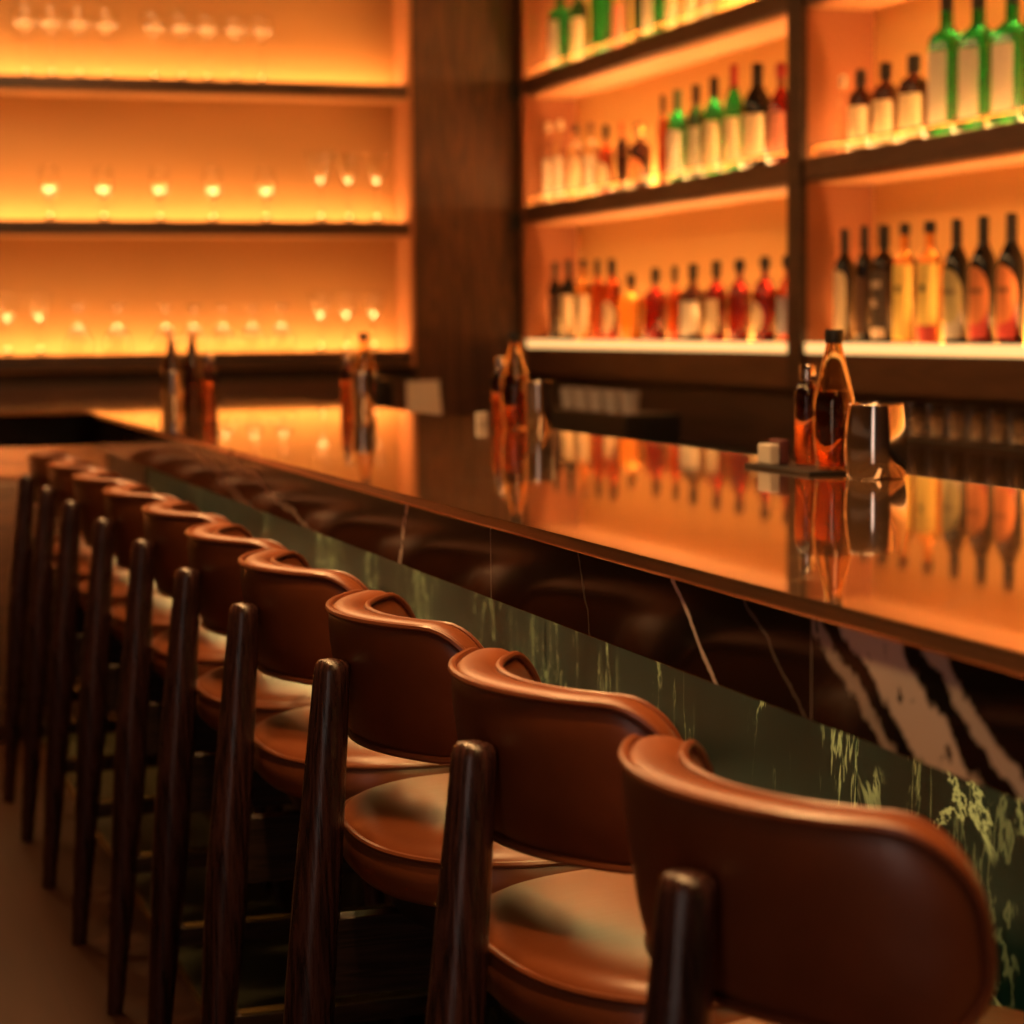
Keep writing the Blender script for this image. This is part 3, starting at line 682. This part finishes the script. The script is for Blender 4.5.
def make_stool():
    t = thing('bar_stool', '', 'stool', (0, 0, 0))
    # tall tapered rear post, leaning, with a domed head
    zs = [(0.0, 0.016), (0.05, 0.0175), (0.25, 0.0245), (0.45, 0.0305), (0.52, 0.031), (0.62, 0.0295), (0.75, 0.0262), (0.86, 0.0232), (0.896, 0.0222), (0.9045, 0.0205), (0.909, 0.0165), (0.911, 0.008), (0.9115, 0.001)]
    m = MB().tube([(-0.078*(1-z/0.911)**1.0, 0, z) for z, r in zs], [r for z, r in zs], 28); m.build('leg', M['leg'], t, 50)
    for s in (-1, 1):
        MB().tube([(0.400, s*0.180, 0.0), (0.392, s*0.168, 0.3), (0.380, s*0.150, 0.598)], [0.014, 0.020, 0.022], 20).build('leg', M['leg'], t, 50)
    MB().box(-0.012, 0.382, -0.016, 0.016, 0.500, 0.596, 0.002).build('seat_rail', M['rail'], t)
    MB().box(0.365, 0.395, -0.146, 0.146, 0.510, 0.594, 0.002).build('cross_rail', M['railY'], t)
    MB().box(-0.045, 0.385, -0.014, 0.014, 0.272, 0.303, 0.002).build('stretcher', M['rail'], t)
    o = MB().box(-0.020, 0.378, -0.0125, 0.0125, 0.303, 0.3055).build('stretcher_glint', M['brass'], t)  # brass sheet added for the gold light along the stretcher top
    MB().box(0.378, 0.404, -0.167, 0.167, 0.270, 0.305, 0.002).build('footrest', M['railY'], t)
    sb = MB(); 
    for k, z in ((0.55, 0.596), (0.72, 0.602), (0.78, 0.625), (0.78, 0.646)): sb.v += seat_ring(k, z)
    for i in range(3):
        for q in range(72): sb.f.append((i*72+q, i*72+(q+1) % 72, (i+1)*72+(q+1) % 72, (i+1)*72+q))
    sb.f.append(tuple(range(72))); sb.f.append(tuple(3*72+q for q in range(72)))
    sb.build('seat_base', M['black'], t, 40)
    s_ = seat_mesh().build('seat', M['leather'], t, 60)
    MB().tube(seat_ring(0.984, 0.7035), 0.0042, 8, True).build('piping', M['piping'], s_, True)
    b_ = backrest().build('backrest', M['leather'], t, 60)
    w = welt(0.0045, 0.0005, 0.0046); w2 = welt(0.006, 0.049, 0.0042); w.add(w2.v, w2.f)
    w.build('piping', M['piping'], b_, True)
    return t
stool = make_stool()
STOOLS = [(0.606, 1.422), (0.609, 1.951), (0.603, 2.502), (0.609, 3.065), (0.612, 3.555), (0.618, 4.071), (0.612, 4.572), (0.604, 5.066), (0.602, 5.555), (0.601, 6.046)]
SL = ['brown leather bar stool at the bottom right, nearest to the camera', 'brown leather bar stool, second from the camera, in front of a green slab joint',
      'brown leather bar stool, third from the camera, its seat fully in view', 'brown leather bar stool, fourth from the camera',
      'brown leather bar stool, fifth from the camera', 'brown leather bar stool, sixth from the camera along the bar', 'brown leather bar stool, fourth from the far end of the row',
      'brown leather bar stool, third from the far end of the row', 'brown leather bar stool, second from the far end of the row', 'brown leather bar stool, last at the far end of the row']
for i, ((x, y), l) in enumerate(zip(STOOLS, SL)):
    o = stool if i == 0 else copy_tree(stool)
    o.location = (x, y, 0.006 if False else 0.0); o.rotation_euler = (0, 0, math.radians(STOOL_RZ + (7.0, 2.5, -2.0, 0.8, -0.6, 0.3, 0.9, -0.8, 0.4, -0.2)[i]))
    tag(o, l, 'stool', 'bar stools in a row along the bar')

# ------------------------------------------------------------------ bottles and cups on the bar
ZT = 1.068
LIQ = glass('amber_liquid', (0.30, 0.08, 0.025), 0.02, 1.0, 1.40); LIQ2 = glass('amber_clear_glass', (0.97, 0.74, 0.48), 0.015)
AMB = glass('rust_bottle', (0.30, 0.085, 0.03), 0.03)
def hollow(o, th=0.0018):
    return o + [(max(r-th, 0.0), z+(th if i == len(o)-2 else 0)) for i, (r, z) in list(enumerate(o))[::-1][:-1]] + [(0, o[0][1]+0.004)]
def k95(pr): return [(r*0.95, z*0.95) for r, z in pr]
def slim_mesh():
    t = thing('bitters_bottle', '', 'bottle')
    MB().lathe(k95([(0, 0), (0.020, 0), (0.0225, 0.004), (0.0225, 0.116), (0.0215, 0.128), (0.016, 0.137), (0.0115, 0.141), (0.0115, 0.148), (0, 0.148)]), 36).build('body', AMB, t, 50)
    MB().lathe(k95([(0, 0.146), (0.0135, 0.146), (0.0140, 0.150), (0.0140, 0.171), (0.0125, 0.174), (0, 0.174)]), 28).build('cap', M['steel'], t, 40)
    return t
def tear_mesh():
    t = thing('teardrop_bottle', '', 'bottle')
    o = [(0, 0.0), (0.026, 0.0), (0.029, 0.004), (0.0325, 0.030), (0.0355, 0.070), (0.0360, 0.098), (0.0335, 0.120), (0.0265, 0.150), (0.0195, 0.180), (0.0145, 0.205), (0.0125, 0.214)]
    MB().lathe(k95(hollow(o)), 40).build('body', LIQ2, t, 50)
    MB().lathe(k95([(0, 0.212), (0.0150, 0.212), (0.0155, 0.216), (0.0155, 0.232), (0.0145, 0.235), (0, 0.235)]), 28).build('cap', M['black'], t, 40)
    # amber drink in the lower part, just inside the glass
    b = [(0, 0.006), (0.0255, 0.006)] + [(r-0.0024, z) for r, z in o[3:7]] + [(0.0272, 0.132), (0, 0.132)]
    MB().lathe(k95(b), 40).build('drink', LIQ, t, 50)
    return t
def barrel_mesh():
    t = thing('shaker_cup', '', 'cup')
    o = k95([(0.0385, 0.0), (0.0405, 0.003), (0.0435, 0.030), (0.0442, 0.055), (0.0425, 0.085), (0.0380, 0.116), (0.0375, 0.120)])
    MB().lathe([(0, 0.0)] + o + [(r-0.0016, z) for r, z in o[::-1][:-1]] + [(0.036, 0.003), (0, 0.003)], 48).build('body', M['steel'], t, 60)
    MB().tube([(0.0353*math.cos(a*PI/24), 0.0353*math.sin(a*PI/24), 0.114) for a in range(48)], 0.0013, 8, True).build('rim', M['steel'], t, True)
    return t
def jigger_mesh():
    t = thing('mixing_tin', '', 'cup')
    o = [(0.026, 0.0), (0.0275, 0.003), (0.0305, 0.060), (0.0335, 0.108), (0.0338, 0.112)]
    MB().lathe([(0, 0.0)] + o + [(r-0.0014, z) for r, z in o[::-1][:-1]] + [(0.0258, 0.003), (0, 0.003)], 40).build('body', M['steel'], t, 60)
    MB().tube([(0.0333*math.cos(a*PI/20), 0.0333*math.sin(a*PI/20), 0.112) for a in range(40)], 0.0013, 8, True).build('rim', M['steel'], t, True)
    return t
def put(o, x, y, z, label, group, rz=0.0):
    o.location = (x, y, z); o.rotation_euler = (0, 0, rz); tag(o, label, o['category'], group)
slim, tear, tin = slim_mesh(), tear_mesh(), jigger_mesh(); barrel = barrel_mesh()
G1, G2, G3 = 'slim amber bottles on the bar top', 'teardrop bottles on the bar top', 'small steel tins on the bar top'
TRAY = 0.007
def tray(x, y, label):
    m = MB().box(x-0.075, x+0.045, y-0.105, y+0.140, ZT, ZT+0.006, 0.002); o = m.build('bar_tray', M['black']); tag(o, label, 'tray', 'flat black trays on the bar top')
tray(1.587, 3.165, 'flat black tray under the nearest bottle pair, beside the barrel shaker')
put(slim, 1.590, 3.225, ZT+TRAY-0.001, 'slim rust coloured bottle with steel cap on the tray by the barrel shaker', G1)
put(tear, 1.571, 3.092, ZT+TRAY-0.001, 'clear teardrop bottle with black cap, tallest beside the barrel shaker', G2)
barrel.scale = (1.17, 1.17, 1.0); barrel.location = (1.582, 2.972, ZT); tag(barrel, 'barrel shaped polished steel shaker cup on the bar at right', 'cup')
o = MB().box(1.527, 1.545, 3.235, 3.285, ZT+0.006, ZT+0.040, 0.003).build('card_box', M['white']); tag(o, 'small off white box on the tray left of the slim bottle', 'box')
o = MB().box(1.548, 1.564, 3.238, 3.288, ZT+0.006, ZT+0.047, 0.003).build('matchbox', plain('maroon_box', (0.10, 0.025, 0.025), 0.5)); tag(o, 'small maroon box on the tray against the slim bottle', 'box')
for x, y, wh in ((1.615, 4.935, 'in the second group, in front of the walnut pillar edge'), (1.560, 6.225, 'of the third group, below the right end of the glass shelves')):
    put(copy_tree(slim), x, y, ZT, 'slim rust coloured bottle ' + wh, G1)
put(copy_tree(tear), 1.590, 4.745, ZT, 'clear teardrop bottle in the second group, right of the walnut pillar', G2)
put(copy_tree(tear), 1.565, 6.045, ZT, 'amber teardrop bottle in the third group, before the glowing glass shelves', G2)
put(tin, 1.604, 4.620, ZT, 'small steel tin at the right of the second bottle group', G3)
put(copy_tree(tin), 1.523, 5.90, ZT, 'small steel tin in front of the third bottle group', G3)
put(copy_tree(tin), 1.078, 6.44, ZT, 'small steel tin in front of the farthest dark bottles', G3)
o = MB().box(1.575, 1.600, 4.990, 5.015, ZT, ZT+0.03, 0.003).build('salt_box', M['white']); tag(o, 'small pale box at the left foot of the second bottle group', 'box')
# farthest group: two dark bottles with pour spouts
def pour_bottle():
    t = thing('spout_bottle', '', 'bottle')
    MB().lathe([(0, 0), (0.030, 0), (0.033, 0.004), (0.033, 0.115), (0.028, 0.140), (0.015, 0.165), (0.012, 0.19), (0, 0.19)], 28).build('body', B['brown'], t, 50)
    MB().tube([(0, 0, 0.185), (0, 0, 0.205), (0.010, 0, 0.235)], [0.012, 0.008, 0.004], 14).build('spout', M['black'], t, True)
    return t
pb = pour_bottle(); put(pb, 1.092, 6.55, ZT, 'dark bottle with a pour spout in the farthest group, left one', 'dark spouted bottles', PI)
put(copy_tree(pb), 1.160, 6.58, ZT, 'dark bottle with a pour spout in the farthest group, right one', 'dark spouted bottles', 0.2)
put(copy_tree(slim), 1.190, 6.455, ZT, 'slim rust coloured bottle at the right of the farthest dark bottles', G1)
# end of the bar: card stand and black canister
o = MB().add(*wedge(2.47, 2.61, 8.76, 8.83, 0.854, 1.075)).build('card_stand', M['white']); tag(o, 'off white card stand beside the black canister below the walnut pillar', 'card stand')
cn = thing('canister', 'round black canister below the right end of the glass shelves', 'canister', (2.42, 9.12, 0.854))
MB().lathe([(0, 0), (0.066, 0), (0.070, 0.005), (0.070, 0.198), (0, 0.198)], 28).build('body', M['black'], cn, 40)
MB().lathe([(0, 0.198), (0.072, 0.198), (0.072, 0.222), (0.024, 0.234), (0.014, 0.252), (0, 0.254)], 28).build('lid', M['black'], cn, 40)
sc_ = thing('side_cabinet', 'low dark corner cabinet behind the far end of the bar', 'cabinet', (2.4, 9.0, 0))
part('carcass', MB().box(2.16, 2.796, 8.52, 9.48, 0, 0.806), M['darkwood'], sc_)
part('worktop', MB().box(2.15, 2.80, 8.50, 9.48, 0.806, 0.854, 0.003), M['black'], sc_)
# pale cups and black bin on the back counter
bn = MB().box(2.90, 3.12, 7.38, 8.22, 0.855, 0.974, 0.006).build('ice_bin', M['black']); tag(bn, 'long black bin on the back counter under the pale cups', 'bin')
cup0 = MB().lathe([(0, 0), (0.030, 0), (0.037, 0.075), (0.039, 0.082), (0.036, 0.082), (0.028, 0.005), (0, 0.005)], 24).mesh('cup', plain('pale_cup', (0.55, 0.50, 0.48), 0.3), 50)
for i in range(5):
    o = link('cup', cup0, None, (2.95, 8.12-0.165*i, 0.9745)); tag(o, 'pale cup, %s from the left on the black bin right of the second bottle group' % ORD[i], 'cup', 'pale cups on the black bin')
# tumblers under the right shelf
tm = MB().lathe([(0, 0), (0.040, 0), (0.042, 0.004), (0.045, 0.098), (0.043, 0.098), (0.040, 0.012), (0, 0.012)], 28).mesh('tumbler', M['tglass'], 50)
rk = thing('glass_rack', 'dark shelf rack of tumblers under the right bottle shelf', 'rack', (3.02, 5.1, 0.855))
part('rack_shelf', MB().box(2.93, 3.12, 4.26, 5.76, 0.974, 0.981), M['black'], rk)
for y in (4.275, 5.745):
    part('rack_leg', MB().box(2.93, 3.12, y-0.009, y+0.009, 0.855, 0.974), M['black'], rk)
for lvl, (z, nm) in enumerate(((0.8545, 'lower'), (0.9815, 'upper'))):
    for i in range(9):
        o = link('tumbler', tm, None, (3.0, 5.652-0.107*i, z))
        tag(o, 'clear tumbler, %s from the shaker cup along the %s rack row' % ((ORD+['seventh', 'eighth', 'ninth'])[i], nm), 'glass', '%s row of tumblers under the right shelf' % nm)

# ------------------------------------------------------------------ lamps and added fill lights
def spot(x, y, z, tx, ty, tz, power, col, size, blend=0.6, radius=0.06):
    L = bpy.data.lights.new('pendant_light', 'SPOT'); L.energy = power; L.color = col; L.spot_size = math.radians(size); L.spot_blend = blend; L.shadow_soft_size = radius
    o = bpy.data.objects.new('pendant_light', L); C.objects.link(o); o.location = (x, y, z)
    o.rotation_euler = (Vector((tx, ty, tz))-Vector((x, y, z))).to_track_quat('-Z', 'Y').to_euler()
for y in (1.15, 2.05, 2.95, 3.85, 4.75, 5.65):
    spot(0.50, y+0.30, 2.83, 0.72, y, 0.8, PEND, (1.0, 0.54, 0.19), 70)
A = bpy.data.lights.new('overhead_fill_strip', 'AREA'); A.shape = 'RECTANGLE'; A.size = 0.6; A.size_y = 9.6; A.energy = LINE; A.color = (1.0, 0.52, 0.19)  # unseen overhead strip, added to brighten the counter edge and stool rims
o = bpy.data.objects.new('overhead_fill_strip', A); C.objects.link(o); o.location = (0.98, 4.5, 2.86)
A = bpy.data.lights.new('left_fill_light', 'AREA'); A.shape = 'RECTANGLE'; A.size = 0.35; A.size_y = 6.0; A.energy = FILL; A.color = (1.0, 0.62, 0.36)  # added soft fill from the left, no fixture there
o = bpy.data.objects.new('left_fill_light', A); C.objects.link(o); o.location = (-1.84, 2.8, 1.55); o.rotation_euler = (0, math.radians(-90), 0)

# ------------------------------------------------------------------ world, camera, view
w = bpy.data.worlds.new('World'); bpy.context.scene.world = w; w.use_nodes = True
w.node_tree.nodes['Background'].inputs[0].default_value = (0.20, 0.10, 0.05, 1); w.node_tree.nodes['Background'].inputs[1].default_value = 0.05
cam = bpy.data.cameras.new('camera'); co = bpy.data.objects.new('camera', cam); C.objects.link(co)
right = Vector((0.94855, -0.31646, -0.01023)); down = Vector((-0.03714, -0.07911, -0.99617)); fwd = Vector((0.31444, 0.94530, -0.08680))
mt = Matrix((right, -down, -fwd)).transposed().to_4x4(); mt.translation = Vector((0, 0, 1.31)); co.matrix_world = mt
cam.sensor_width = 36; cam.lens = 36*2150.73/1024; cam.clip_start = 0.05
cam.dof.use_dof = True; cam.dof.focus_distance = FOCUS; cam.dof.aperture_fstop = FSTOP
bpy.context.scene.camera = co
vs_ = bpy.context.scene.view_settings; vs_.view_transform = 'Standard'; vs_.look = 'None'; vs_.exposure = EXPO; vs_.gamma = 1; vs_.use_curve_mapping = False
